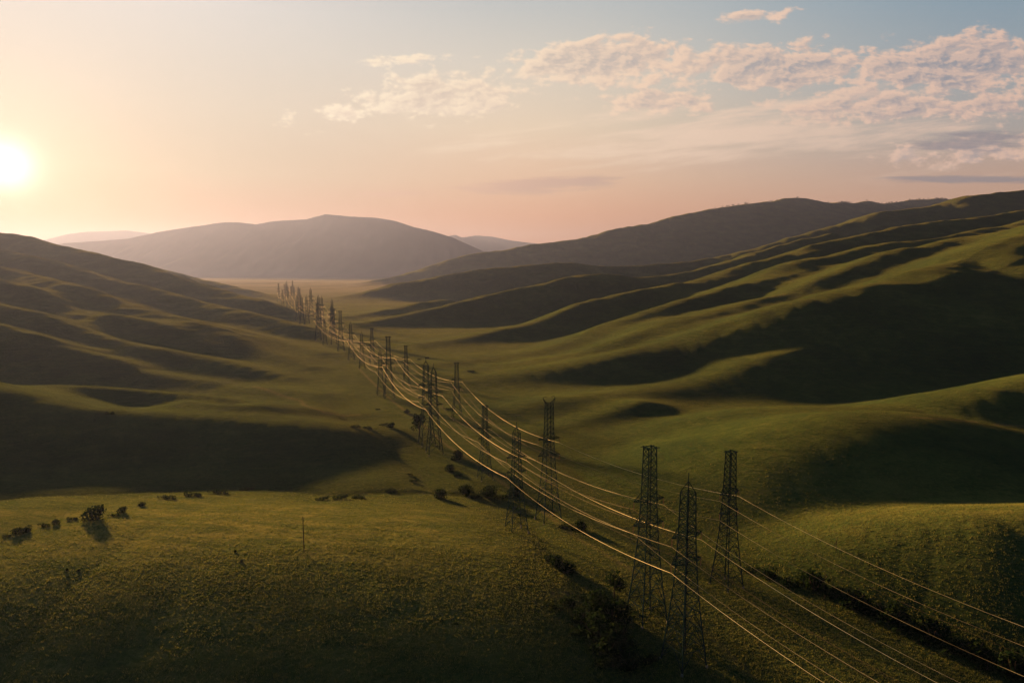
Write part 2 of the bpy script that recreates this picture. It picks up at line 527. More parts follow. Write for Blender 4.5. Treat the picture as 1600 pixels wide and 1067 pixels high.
# ------------------------------------------------------------------ materials
def grass_material():
    m, t, bs = new_mat('grass_land')
    geo = t.nodes.new('ShaderNodeNewGeometry')
    pos = Nd(t, geo.outputs['Position'])
    px_, py_, pz_ = split(t, pos)
    n1 = noise(t, pos, 0.012, 5, 0.6, 0.4)
    n2 = noise(t, pos, 0.09, 5, 0.65, 0.5)
    n3 = noise(t, pos, 0.55, 5, 0.7, 0.6)
    mix1 = (n1 * 0.45 + n2 * 0.3 + n3 * 0.25)
    base = mix1.smooth(0.36, 0.66).ramp([(0.0, (0.004, 0.021, 0.011)), (0.4, (0.012, 0.031, 0.012)),
                                          (0.75, (0.022, 0.043, 0.014)), (1.0, (0.040, 0.056, 0.020))])
    at = t.nodes.new('ShaderNodeAttribute')
    at.attribute_name = 'lush'
    lush_ = Nd(t, at.outputs['Fac'])
    wet = (lush_ * 1.1 + (n2 - 0.5) * 1.2 * lush_.smooth(0.0, 0.3)).clamp()
    haze_tint = noise(t, xyz(t, px_ * 0.0022, py_ * 0.0012, 0.0), 1.0, 4, 0.6, 0.3).smooth(0.38, 0.62).ramp([(0.0, (0.026, 0.032, 0.034)), (1.0, (0.062, 0.062, 0.060))])  # distance haze painted into the far plain as patchy base colour
    base = base.mix(haze_tint, py_.smooth(1500.0, 3600.0) * pz_.smooth(40.0, 5.0))
    terr = noise(t, xyz(t, px_ * 0.05, py_ * 0.05, pz_ * 0.9), 1.0, 5, 0.6, 0.8)
    base = base.mix((0.038, 0.053, 0.019), terr.smooth(0.54, 0.72) * 0.45)
    base = base.mix((0.006, 0.018, 0.009), terr.smooth(0.44, 0.30) * 0.5)
    at2 = t.nodes.new('ShaderNodeAttribute')
    at2.attribute_name = 'dry'
    dry_ = Nd(t, at2.outputs['Fac'])
    n4 = noise(t, xyz(t, px_ * 0.35, py_, pz_), 0.11, 5, 0.65, 0.4)
    straw = (n4 * 0.6 + n3 * 0.4).smooth(0.36, 0.64).ramp([(0.0, (0.025, 0.048, 0.016)), (0.5, (0.064, 0.080, 0.024)), (1.0, (0.112, 0.114, 0.036))])
    base = base.mix(straw, dry_)
    base = base.mix(n3.smooth(0.35, 0.65).ramp([(0.0, (0.006, 0.017, 0.008)), (1.0, (0.018, 0.034, 0.010))]), wet * 0.85)
    at3 = t.nodes.new('ShaderNodeAttribute')
    at3.attribute_name = 'track'
    trk = Nd(t, at3.outputs['Fac'])
    soil = n3.smooth(0.3, 0.7).ramp([(0.0, (0.050, 0.042, 0.026)), (1.0, (0.115, 0.088, 0.052))])
    base = base.mix(soil, (trk * (0.4 + n2 * 1.0) * 0.8).clamp())
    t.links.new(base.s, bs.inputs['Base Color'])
    bs.inputs['Roughness'].default_value = 0.85
    bs.inputs['Specular IOR Level'].default_value = 0.0
    bs.inputs['Specular Tint'].default_value = (1.0, 0.72, 0.25, 1)
    bs.inputs['Sheen Weight'].default_value = 0.05
    bs.inputs['Sheen Roughness'].default_value = 0.35
    bs.inputs['Sheen Tint'].default_value = (0.92, 0.82, 0.30, 1)
    # tussocks
    b1 = noise(t, pos, 0.55, 6, 0.72, 0.8)
    b2 = noise(t, pos, 1.9, 4, 0.7, 0.5)
    b0 = noise(t, pos, 0.16, 4, 0.65, 0.6)
    bsum = b1 * 1.0 + b2 * 0.35 + b0 * 1.6 + terr * 1.2
    bump = t.nodes.new('ShaderNodeBump')
    bump.inputs['Strength'].default_value = 0.9
    bump.inputs['Distance'].default_value = 0.9
    t.links.new(bsum.s, bump.inputs['Height'])
    t.links.new(bump.outputs[0], bs.inputs['Normal'])
    return m


M_GRASS = grass_material()


def rock_material():
    m, t, bs = new_mat('far_slopes')
    geo = t.nodes.new('ShaderNodeNewGeometry')
    pos = Nd(t, geo.outputs['Position'])
    n1 = noise(t, pos, 0.0016, 7, 0.62, 0.5)
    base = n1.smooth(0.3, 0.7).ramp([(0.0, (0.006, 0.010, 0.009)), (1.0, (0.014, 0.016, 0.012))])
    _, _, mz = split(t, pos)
    base = base.mix((0.075, 0.062, 0.054), (mz + n1 * 120.0).smooth(240.0, 40.0))  # paler foot: the plain's painted haze carried up the slope colour
    t.links.new(base.s, bs.inputs['Base Color'])
    bs.inputs['Roughness'].default_value = 0.95
    bs.inputs['Specular IOR Level'].default_value = 0.1
    return m


M_FAR = rock_material()

# ------------------------------------------------------------------ the land
ang_front = np.linspace(R(-46), R(46), 1050)
ang_side = np.linspace(R(46), R(314), 130)[1:]
ang = np.concatenate([ang_front, ang_side])
rad = np.concatenate([[0.5, 10, 20, 30, 40, 50], np.exp(np.linspace(math.log(58), math.log(11000), 1000)), [12000, 14000, 17000, 20000]])
A, RR = np.meshgrid(ang, rad)
GX, GY = RR * np.sin(A), RR * np.cos(A)
GZ = relief(GX.ravel(), GY.ravel()).reshape(GX.shape)
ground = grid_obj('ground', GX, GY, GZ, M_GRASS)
tag(ground, kind='structure')
lush = ground.data.attributes.new('lush', 'FLOAT', 'POINT')
_sd = stream_dist(GX.ravel(), GY.ravel())
_fl = 1.0 - sst(6.0, 22.0, GZ.ravel())
dry = ground.data.attributes.new('dry', 'FLOAT', 'POINT')
_fx, _fy = GX.ravel(), GY.ravel()
_mead = np.exp(-(((_fx + 90 + 20 * perlin(_fx / 60, _fy / 60)) / 120.0) ** 2 + ((_fy - 205) / 75.0) ** 2)) + 0.6 * np.exp(-(((_fx - 185) / 80.0) ** 2 + ((_fy - 230) / 40.0) ** 2))
dry.data.foreach_set('value', np.clip(_mead * 1.2, 0, 1).astype(np.float32))
lush.data.foreach_set('value', (np.exp(-(_sd / 24.0) ** 2) * _fl).astype(np.float32))


_tr = [[hit(*q) for q in line] for line in (
    [(1425, 652), (1470, 655), (1520, 659), (1560, 662), (1599, 666)],
    [(868, 930), (880, 927), (893, 932)],
    [(1180, 1060), (1100, 985), (1045, 935), (985, 890), (905, 842), (850, 800), (800, 765), (740, 722), (690, 690), (650, 655), (615, 628), (585, 600), (560, 575)],
    [(398, 604), (440, 618), (470, 626), (484, 636), (510, 645), (560, 648)])]
_tv = np.zeros(len(_fx), dtype=np.float32)
for _q, _w, _s in zip(_tr, (1.3, 3.0, 1.1, 2.0), (0.8, 0.9, 0.55, 0.6)):
    _q = [p_ for p_ in _q if p_ is not None]
    for _a, _b in zip(_q[:-1], _q[1:]):
        _vx, _vy = _b.x - _a.x, _b.y - _a.y
        _t = np.clip(((_fx - _a.x) * _vx + (_fy - _a.y) * _vy) / (_vx * _vx + _vy * _vy + 1e-9), 0, 1)
        _dd2 = np.hypot(_fx - _a.x - _t * _vx, _fy - _a.y - _t * _vy)
        _tv = np.maximum(_tv, (_s * np.exp(-(_dd2 / _w) ** 2)).astype(np.float32))
track = ground.data.attributes.new('track', 'FLOAT', 'POINT')
track.data.foreach_set('value', _tv.astype(np.float32))


def mountain(name, pts, d, slope, seed, n=(420, 90)):
    """a far range: its own ridge line and two flanks, cut by ravines"""
    px = [p[0] for p in pts]
    py = [p[1] for p in pts]
    cols = np.linspace(px[0], px[-1], n[0])
    rows = np.interp(cols, px, py)
    crest = np.array([pt(a, b, d) for a, b in zip(cols, rows)])
    v = np.linspace(-1, 1, n[1])
    X = np.zeros((n[1], n[0])); Y = X.copy(); Z = X.copy()
    for j, vv in enumerate(v):
        h = crest[:, 2] + 60
        run = h / slope
        yy = crest[:, 1] + vv * run
        X[j] = crest[:, 0] * (yy / crest[:, 1]) if False else crest[:, 0]
        Y[j] = yy
        fall = np.abs(vv) ** 0.93
        rav = perlin(X[j] / 450 + seed, yy / 1300) * 0.55 + perlin(X[j] / 170 + seed, yy / 500) * 0.25
        Z[j] = h * (1 - fall) ** 1.25 - 60 + rav * h * 0.22 * np.sin(np.pi * min(abs(vv), 1.0)) ** 0.8
        Z[j] += perlin(X[j] / 80 + seed, yy / 80) * 5 * (1 - abs(vv))
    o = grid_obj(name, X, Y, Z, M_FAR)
    return tag(o, kind='structure')


mountain('mountain', [(-100, 440), (0, 412), (60, 390), (100, 379), (150, 376), (200, 372), (250, 361), (300, 353), (350, 346), (375, 346), (400, 349), (430, 344),
                      (480, 341), (510, 333), (540, 336), (590, 339), (615, 343), (645, 353), (675, 360), (710, 371), (740, 385), (790, 408), (850, 430)], 10500, 0.36, 3.0)
mountain('mountain', [(-150, 400), (-60, 388), (0, 385), (75, 373), (110, 364), (140, 361), (200, 359), (230, 363), (300, 372), (420, 372), (560, 366), (680, 372), (700, 368),
                      (712, 366), (722, 370), (745, 367), (770, 369), (800, 375), (840, 380), (900, 386), (1000, 395), (1100, 412)], 17000, 0.40, 9.0)

# ------------------------------------------------------------------ materials of the things
def metal_mat(name, colr, rough, metallic=1.0, nscale=3.0, var=0.35):
    m, t, bs = new_mat(name)
    tcn = t.nodes.new('ShaderNodeTexCoord')
    n = noise(t, Nd(t, tcn.outputs['Object']), nscale, 4, 0.6)
    lo = tuple(c * (1 - var) for c in colr)
    c = n.smooth(0.3, 0.7).ramp([(0.0, lo), (1.0, colr)])
    t.links.new(c.s, bs.inputs['Base Color'])
    bs.inputs['Metallic'].default_value = metallic
    bs.inputs['Specular IOR Level'].default_value = 0.0 if metallic == 0.0 else 0.1
    bs.inputs['Roughness'].default_value = rough
    return m


M_STEEL = metal_mat('weathered_steel', (0.009, 0.022, 0.027), 0.9, 0.0)
M_CABLES = [metal_mat('bright_glint_strand', (0.80, 0.76, 0.50), 0.70, 0.3, 0.045, 0.75),  # broken sun glints painted along the cables by coarse colour noise
            metal_mat('dim_glint_strand', (0.42, 0.40, 0.27), 0.70, 0.3, 0.05, 0.85),
            metal_mat('dull_aluminium_strand', (0.09, 0.074, 0.05), 0.66, 0.6, 0.05, 0.9)]
CABLE_LOOK = {'left': [1, 0, 0, 2], 'middle': [2, 1, 1, 2], 'right': [1, 0, 1, 2]}
M_GLASS = metal_mat('brown_porcelain', (0.10, 0.07, 0.05), 0.35, 0.0)
M_CONC = metal_mat('pale_concrete', (0.14, 0.14, 0.13), 0.9, 0.0)
M_WOOD = metal_mat('grey_wood', (0.055, 0.045, 0.035), 0.9, 0.0)


def leaf_material(name, c0, c1, trans=0.3):
    m, t, bs = new_mat(name)
    geo = t.nodes.new('ShaderNodeNewGeometry')
    n = noise(t, Nd(t, geo.outputs['Position']), 0.7, 3, 0.6)
    rnd = Nd(t, geo.outputs['Random Per Island'])
    c = (n * 0.6 + rnd * 0.4).smooth(0.25, 0.75).ramp([(0.0, c0), (1.0, c1)])
    t.links.new(c.s, bs.inputs['Base Color'])
    bs.inputs['Roughness'].default_value = 0.7
    bs.inputs['Specular IOR Level'].default_value = 0.0
    tr = t.nodes.new('ShaderNodeBsdfTranslucent')
    t.links.new(c.s, tr.inputs['Color'])
    mx = t.nodes.new('ShaderNodeMixShader')
    mx.inputs[0].default_value = trans
    t.links.new(bs.outputs[0], mx.inputs[1])
    t.links.new(tr.outputs[0], mx.inputs[2])
    t.links.new(mx.outputs[0], t.nodes['Material Output'].inputs['Surface'])
    return m


M_LEAF = leaf_material('shrub_leaves', (0.004, 0.012, 0.006), (0.014, 0.024, 0.009))
M_BLADE = leaf_material('grass_blades', (0.034, 0.060, 0.018), (0.128, 0.130, 0.042), 0.42)

# ------------------------------------------------------------------ tube builder
class Tubes:
    def __init__(self):
        self.v, self.f = [], []

    def bar(self, a, b, r, n=4, r2=None):
        a, b = Vector(a), Vector(b)
        d = (b - a)
        if d.length < 1e-6:
            return
        d.normalize()
        up = Vector((0, 0, 1)) if abs(d.z) < 0.95 else Vector((1, 0, 0))
        u = d.cross(up).normalized()
        w = d.cross(u)
        i0 = len(self.v)
        for p, rr in ((a, r), (b, r if r2 is None else r2)):
            for k in range(n):
                t = 2 * math.pi * (k + 0.5) / n
                self.v.append(tuple(p + u * (rr * math.cos(t)) + w * (rr * math.sin(t))))
        for k in range(n):
            k2 = (k + 1) % n
            self.f.append((i0 + k, i0 + k2, i0 + n + k2, i0 + n + k))
        self.f.append(tuple(i0 + k for k in reversed(range(n))))
        self.f.append(tuple(i0 + n + k for k in range(n)))

    def path(self, pts, r, n=6):
        pts = [Vector(p) for p in pts]
        i0 = len(self.v)
        for j, p in enumerate(pts):
            d = (pts[min(j + 1, len(pts) - 1)] - pts[max(j - 1, 0)]).normalized()
            up = Vector((0, 0, 1)) if abs(d.z) < 0.95 else Vector((1, 0, 0))
            u = d.cross(up).normalized()
            w = d.cross(u)
            for k in range(n):
                t = 2 * math.pi * k / n
                self.v.append(tuple(p + u * (r * math.cos(t)) + w * (r * math.sin(t))))
        for j in range(len(pts) - 1):
            for k in range(n):
                k2 = (k + 1) % n
                a = i0 + j * n
                self.f.append((a + k, a + k2, a + n + k2, a + n + k))
        self.f.append(tuple(i0 + k for k in reversed(range(n))))
        self.f.append(tuple(i0 + (len(pts) - 1) * n + k for k in range(n)))

    def box(self, c, s):
        cx, cy, cz = c
        sx, sy, sz = (q / 2 for q in s)
        i = len(self.v)
        self.v += [(cx + a * sx, cy + b * sy, cz + d * sz) for d in (-1, 1) for a, b in ((-1, -1), (1, -1), (1, 1), (-1, 1))]
        self.f += [(i, i + 3, i + 2, i + 1), (i + 4, i + 5, i + 6, i + 7)]
        for k in range(4):
            k2 = (k + 1) % 4
            self.f.append((i + k, i + k2, i + 4 + k2, i + 4 + k))

    def build(self, name, mat, parent=None, smooth=False):
        return mesh_obj(name, self.v, self.f, mat, parent, smooth)


def empty(name, loc=(0, 0, 0), rz=0.0, sc=1.0):
    o = bpy.data.objects.new(name, None)
    o.empty_display_size = 1.0
    o.location = loc
    o.rotation_euler = (0, 0, rz)
    o.scale = (sc, sc, sc)
    COL.objects.link(o)
    return o


# ------------------------------------------------------------------ lattice pylons
TOWER_H = 45.0
ARM_LEVELS = (0.70, 0.56)          # share of the height
ARM_HALF = 4.5
STRING = 2.0


def half_w(z):
    return float(np.interp(z, [0, 9, 20, 30, TOWER_H], [3.8, 2.8, 1.9, 1.45, 1.15]))


def corners(z):
    w = half_w(z)
    return [Vector((sx * w, sy * w, z)) for sx, sy in ((-1, -1), (1, -1), (1, 1), (-1, 1))]


def make_pylon(kind, fat=1.0):
    """kind: 'flat' top bar, 'peak' spike, 'horn' two horns"""
    root = empty('lattice_pylon')
    top = TOWER_H * (0.93 if kind == 'peak' else 1.0)
    rl, rb = 0.19 * fat, 0.085 * fat
    waist = 13.0
    # legs: four posts with their own lacing up to the waist
    for k in range(4):
        g = Tubes()
        zs = [0.0, 4.5, 9.0, waist]
        for a, b in zip(zs[:-1], zs[1:]):
            g.bar(corners(a)[k] - Vector((0, 0, 0.8 if a == 0 else 0)), corners(b)[k], rl)
        leg = g.build('leg', M_STEEL, root)
        fo = Tubes()
        c0 = corners(0)[k]
        fo.bar(c0 + Vector((0, 0, -1.5)), c0 + Vector((0, 0, 0.35)), 0.42, 8, 0.30)
        fo.build('footing', M_CONC, leg)
    # body: posts above the waist and all the bracing
    g = Tubes()
    zs = [waist]
    while zs[-1] < top - 1.2:
        zs.append(min(top, zs[-1] + max(1.9, half_w(zs[-1]) * 1.25)))
    zs[-1] = top
    for a, b in zip(zs[:-1], zs[1:]):
        ca, cb = corners(a), corners(b)
        for k in range(4):
            g.bar(ca[k], cb[k], rl * 0.85)
            k2 = (k + 1) % 4
            g.bar(ca[k], cb[k2], rb)
            g.bar(ca[k2], cb[k], rb)
            g.bar(cb[k], cb[k2], rb)
    g.build('mast', M_STEEL, root)
    g = Tubes()
    for a, b in ((0.6, 4.5), (4.5, 9.0), (9.0, waist)):
        ca, cb = corners(a), corners(b)
        for k in range(4):
            k2 = (k + 1) % 4
            mid = (cb[k] + cb[k2]) * 0.5
            g.bar(ca[k], mid, rb * 1.1)
            g.bar(ca[k2], mid, rb * 1.1)
            g.bar(cb[k], cb[k2], rb * 1.1)
            g.bar((ca[k] + mid) * 0.5, (ca[k] + cb[k]) * 0.5, rb * 0.8)
            g.bar((ca[k2] + mid) * 0.5, (ca[k2] + cb[k2]) * 0.5, rb * 0.8)
    g.build('bracing', M_STEEL, root)
    for lv in ARM_LEVELS:
        z = TOWER_H * lv
        g = Tubes()
        w = half_w(z)
        w2 = half_w(z + 1.7)
        g.bar((-ARM_HALF, 0, z), (ARM_HALF, 0, z), rb)
        for sx in (-1, 1):
            tip = Vector((sx * ARM_HALF, 0, z))
            for sy in (-1, 1):
                a = Vector((sx * w, sy * w, z))
                b = Vector((sx * w2, sy * w2, z + 1.7))
                g.bar(a, tip, rb * 1.3)
                g.bar(b, tip, rb * 1.2)
                m1, m2 = a.lerp(tip, 0.45), b.lerp(tip, 0.45)
                g.bar(a, m2, rb * 0.8)
                g.bar(m1, m2, rb * 0.8)
            a1 = Vector((sx * w, -w, z)).lerp(tip, 0.45)
            a2 = Vector((sx * w, w, z)).lerp(tip, 0.45)
            g.bar(a1, a2, rb * 0.8)
        arm = g.build('crossarm', M_STEEL, root)
        for sx in (-1, 1):
            q = Tubes()
            q.bar((sx * ARM_HALF, 0, z), (sx * ARM_HALF, 0, z - STRING), 0.05 * fat, 6)
            for j in range(8):
                zz = z - 0.3 - j * 0.2
                q.bar((sx * ARM_HALF, 0, zz), (sx * ARM_HALF, 0, zz - 0.1), 0.17 * fat, 8, 0.09 * fat)
            q.build('insulator', M_GLASS, arm)
        if kind == 'flat':
            for sx in (-1, 1):
                q = Tubes()
                q.path([(sx * (ARM_HALF - 0.1), 2.2 * math.sin(t), z - STRING - 0.2 - 2.4 * math.cos(t) ** 2)
                        for t in np.linspace(-math.pi / 2, math.pi / 2, 15)], 0.06 * fat, 5)
                q.build('jumper_loop', M_STEEL, arm)
    g = Tubes()
    w = half_w(top)
    if kind == 'flat':
        for sy in (-1, 1):
            g.bar((-w - 0.9, sy * w, top + 0.05), (w + 0.9, sy * w, top + 0.05), rb * 1.5)
        for sx in (-1, 1):
            g.bar((sx * w, -w - 0.4, top + 0.2), (sx * w, w + 0.4, top + 0.2), rb * 1.5)
            g.bar((sx * (w + 0.9), 0, top + 0.1), (sx * w, w, top - 1.6), rb)
            g.bar((sx * (w + 0.9), 0, top + 0.1), (sx * w, -w, top - 1.6), rb)
        g.build('top_bar', M_STEEL, root)
    elif kind == 'peak':
        for c in corners(top):
            g.bar(c, (0, 0, top + 2.6), rb * 1.4)
        g.bar((0, 0, top + 2.4), (0, 0, top + 4.6), rb * 1.3)
        g.build('peak', M_STEEL, root)
    else:
        for sx in (-1, 1):
            h = Tubes()
            for sy in (-1, 1):
                h.bar((sx * w, sy * w, top), (sx * (w + 1.4), 0, top + 1.9), rb * 1.3)
            h.bar((sx * w, 0, top), (sx * (w + 1.4), 0, top + 1.9), rb * 1.2)
            h.path([(sx * (w + 1.4), 0, top + 1.9), (sx * (w + 1.0), 0, top + 2.5), (sx * (w + 0.3), 0, top + 2.6), (sx * (w - 0.2), 0, top + 2.2)], rb * 1.1, 5)
            h.build('horn', M_STEEL, root)
    return root


def copy_tree(o, parent=None):
    c = o.copy()
    COL.objects.link(c)
    if parent: c.parent = parent
    for ch in list(o.children):
        copy_tree(ch, c)
    return c


PROTO = {}


def pylon(kind, loc, rz, sc, label, far):
    key = (kind, far)
    if key not in PROTO:
        o = make_pylon(kind, (0.95, 1.15, 1.55)[far])
        PROTO[key] = o
    else:
        o = copy_tree(PROTO[key])
    o.location, o.rotation_euler, o.scale = loc, (0, 0, rz), (sc, sc, sc)
    return tag(o, label, 'pylon', 'lattice pylons marching along the valley')


# rows of pylons: (column, row of the foot, row of the top, kind)
ROWS = {
    'left': [(1068, 1035, 748, 'peak'), (807, 828, 664, 'peak'), (679, 708, 572, 'peak'), (608, 622, 526, 'flat'), (549, 564, 503, 'peak'), (519, 528, 476, 'peak')],
    'middle': [(1010, 965, 699, 'flat'), (758, 748, 634, 'flat'), (667, 694, 562, 'peak'), (595, 617, 546, 'peak'), (566, 577, 519, 'peak'), (533, 552, 486, 'flat')],
    'right': [(1135, 915, 706, 'flat'), (857, 812, 630, 'horn'), (714, 654, 567, 'flat'), (635, 603, 540, 'flat'), (582, 572, 513, 'flat'), (508, 541, 498, 'peak')],
}
NEAR_END = {'left': (88.0, 74.0), 'middle': (80.0, 92.0), 'right': (118.0, 96.0)}    # the next pylon of each row, beside and below the camera
FAR_STEPS = {'left': [900, 1060, 1230, 1420, 1660, 1960, 2350], 'middle': [860, 1010, 1180, 1370, 1600, 1880, 2250], 'right': [960, 1120, 1300, 1520, 1780, 2100]}
FAR_OFF = {'left': -9.0, 'middle': 4.0, 'right': 20.0}
ORD = ['first', 'second', 'third', 'fourth', 'fifth', 'sixth', 'seventh', 'eighth', 'ninth', 'tenth', 'eleventh', 'twelfth', 'thirteenth', 'fourteenth', 'fifteenth', 'sixteenth',
       'seventeenth', 'eighteenth', 'nineteenth', 'twentieth']
KIND_WORDS = {'flat': 'flat-topped', 'peak': 'spike-topped', 'horn': 'horn-topped'}
ROW_PTS = {}
for row, lst in ROWS.items():
    pts_ = []
    for px, pb, ptp, kind in lst:
        if pb < 590:
            p = Vector((*floor_pt(px, pb), 0.0))
            p.z = height(p.x, p.y)
        else:
            p = hit(px, pb)
        _, tt = ray(px, ptp)
        hgt = CAM_H + tt * p.y - p.z
        pts_.append((p, kind, min(max(hgt, 30.0), 62.0) / TOWER_H))
    last = pts_[-1][0]
    for i, d in enumerate(FAR_STEPS[row]):
        x = np.interp(d, [700, 1000, 2180], [-158, -290, -745]) + FAR_OFF[row] + random.uniform(-5, 5)
        pts_.append((Vector((x, d, height(x, d))), random.choice(['flat', 'peak', 'peak']), random.uniform(1.0, 1.3)))
    pts_.sort(key=lambda q: q[0].y)
    ROW_PTS[row] = pts_
ATT = {}
for row, pts_ in ROW_PTS.items():
    ne = NEAR_END[row]
    seq = [(Vector((ne[0], ne[1], height(*ne))), 'flat', 0.95)] + pts_
    att = []
    for i, (p, kind, sc) in enumerate(seq):
        a = seq[max(i - 1, 0)][0]
        b = seq[min(i + 1, len(seq) - 1)][0]
        dv = (b - a)
        rz = math.atan2(dv.y, dv.x) - math.pi / 2
        far = 0 if p.y < 480 else (1 if p.y < 900 else 2)
        n = i - 1
        if i == 0:
            label = None
        elif n == 0:
            label = {'left': 'tall dark lattice pylon with splayed legs reaching lowest in the photo, beside the gully bushes',
                     'middle': 'flat-topped dark lattice pylon with jumper loops, standing just behind the lowest pylon',
                     'right': 'lattice pylon with a wide top bar in front of the shaded knoll'}[row]
        elif row == 'right' and n == 1:
            label = 'two-horned lattice pylon rising in front of the dark spur beside the stream'
        else:
            label = f'{KIND_WORDS[kind]} lattice pylon, {ORD[n]} from the camera in the {row} row down the valley'
        o = pylon(kind, p, rz, sc, label or 'flat-topped lattice pylon beyond the lower frame edge', far)
        if i == 0:
            o['label'] = f'flat-topped lattice pylon outside the frame where the {row} cables run to'
        ux = Vector((math.cos(rz), math.sin(rz), 0))
        att.append([[p + ux * (sx * ARM_HALF * sc) + Vector((0, 0, (TOWER_H * lv - STRING) * sc)) for sx in (-1, 1)] for lv in ARM_LEVELS])
    ATT[row] = att

# ------------------------------------------------------------------ conductors: each one a single cable over all its pylons
for row, att in ATT.items():
    for li, lname in enumerate(('upper', 'lower')):
        for si, sname in enumerate(('meadow', 'hillside')):
            pts_ = []
            for a, b in zip(att[:-1], att[1:]):
                p, q = a[li][si], b[li][si]
                L = (q - p).length
                sag = min(0.034 * L, 7.5)
                nseg = 18 if p.y < 700 else 8
                for j in range(nseg):
                    t = j / nseg
                    v = p.lerp(q, t)
                    v.z -= 4 * sag * t * (1 - t)
                    pts_.append(v)
            pts_.append(att[-1][li][si])
            g = Tubes()
            look = CABLE_LOOK[row][li * 2 + si]
            g.path(pts_, (0.040, 0.033, 0.026)[look], 6)
            o = g.build('power_cable', M_CABLES[look], smooth=True)
            tag(o, f'{("bright golden", "dim golden", "dull dark")[look]} cable on the {lname} crossarms of the {row} pylon row, {sname} side', 'cable', 'power cables hung between the pylons')


# ------------------------------------------------------------------ shrubs and trees
def leaf_cloud(rs, lobes, n, size):
    """many small leaf sprays through a few lobes"""
    v, f = [], []
    wts = np.array([l[3] * l[4] * l[5] for l in lobes]) ** 0.7
    wts = wts / wts.sum()
    for _ in range(n):
        cx, cy, cz, rx, ry, rz = lobes[rs.choice(len(lobes), p=wts)]
        d = rs.normal(size=3)
        d /= np.linalg.norm(d)
        r = rs.uniform(0.45, 1.0) ** 0.6 * rs.uniform(0.86, 1.12)
        c = np.array([cx + d[0] * rx * r, cy + d[1] * ry * r, max(0.05, cz + d[2] * rz * r)])
        a = rs.normal(size=3)
        a /= np.linalg.norm(a)
        b = np.cross(a, rs.normal(size=3))
        b /= np.linalg.norm(b) + 1e-9
        s = size * rs.uniform(0.5, 1.3)
        i = len(v)
        for q in (-a * s, b * s * 0.55, a * s, -b * s * 0.55):
            v.append(tuple(c + q))
        f.append((i, i + 1, i + 2, i + 3))
    return v, f


def make_plant(name, seed, kind):
    rs = np.random.RandomState(seed)
    root = empty(name)
    lobes = []
    st = Tubes()
    if kind == 'round':
        for k in range(7):
            a = rs.uniform(0, 6.28)
            q = rs.uniform(0.0, 0.42)
            lobes.append((q * math.cos(a), q * math.sin(a), rs.uniform(0.10, 0.52), rs.uniform(0.24, 0.42), rs.uniform(0.24, 0.42), rs.uniform(0.2, 0.34)))
        n, size = 620, 0.07
        for k in range(5):
            a = rs.uniform(0, 6.28)
            st.bar((0, 0, -0.08), (0.4 * math.cos(a), 0.4 * math.sin(a), 0.6), 0.03, 5, 0.01)
    elif kind == 'low':
        for k in range(8):
            lobes.append((rs.uniform(-0.8, 0.8), rs.uniform(-0.35, 0.35), rs.uniform(0.12, 0.32), rs.uniform(0.2, 0.42), rs.uniform(0.18, 0.34), rs.uniform(0.12, 0.26)))
        n, size = 460, 0.07
        st.bar((-0.75, 0, -0.07), (0.75, 0, -0.07), 0.03, 5)
        for k in range(6):
            x = rs.uniform(-0.7, 0.7)
            st.bar((x, 0, -0.08), (x + rs.uniform(-0.15, 0.15), rs.uniform(-0.2, 0.2), 0.35), 0.02, 5, 0.008)
    else:
        for k in range(9):
            a = rs.uniform(0, 6.28)
            q = rs.uniform(0.05, 0.30)
            lobes.append((q * math.cos(a), q * math.sin(a), rs.uniform(0.45, 0.9), rs.uniform(0.14, 0.26), rs.uniform(0.14, 0.26), rs.uniform(0.1, 0.2)))
        n, size = 560, 0.055
        st.bar((0, 0, -0.08), (0.02, 0.01, 0.45), 0.035, 6, 0.022)
        for k in range(6):
            lb = lobes[k]
            st.bar((0.02, 0.01, 0.3 + 0.03 * k), (lb[0], lb[1], lb[2]), 0.018, 5, 0.006)
    v, f = leaf_cloud(rs, lobes, n, size)
    mesh_obj('crown' if kind == 'tree' else 'foliage', v, f, M_LEAF, root)
    st.build('trunk' if kind == 'tree' else 'stem', M_WOOD, root)
    return root


PLANTS = {}
for kind, nm in (('round', 'bush'), ('low', 'bush'), ('tree', 'tree')):
    PLANTS[kind] = [[nm, 40 + 7 * i + len(kind) * 100, None] for i in range(3)]


def plant(kind, px, py, wpx, label, group, zs=1.0, at=None):
    p = at if at is not None else hit(px, py)
    if p is None:
        return None
    slot = PLANTS[kind][random.randrange(3)]
    if slot[2] is None:
        slot[2] = make_plant(slot[0], slot[1], kind)
        o = slot[2]
    else:
        o = copy_tree(slot[2])
    w = wpx * p.y / F
    s = w / {'round': 1.15, 'low': 2.0, 'tree': 0.85}[kind]
    o.location = (p.x, p.y, p.z - 0.02 * s)
    o.rotation_euler = (0, 0, random.uniform(-0.5, 0.5) if kind == 'low' else random.uniform(0, 6.28))
    o.scale = (s, s, s * zs)
    return tag(o, label, 'tree' if kind == 'tree' else 'bush', group)


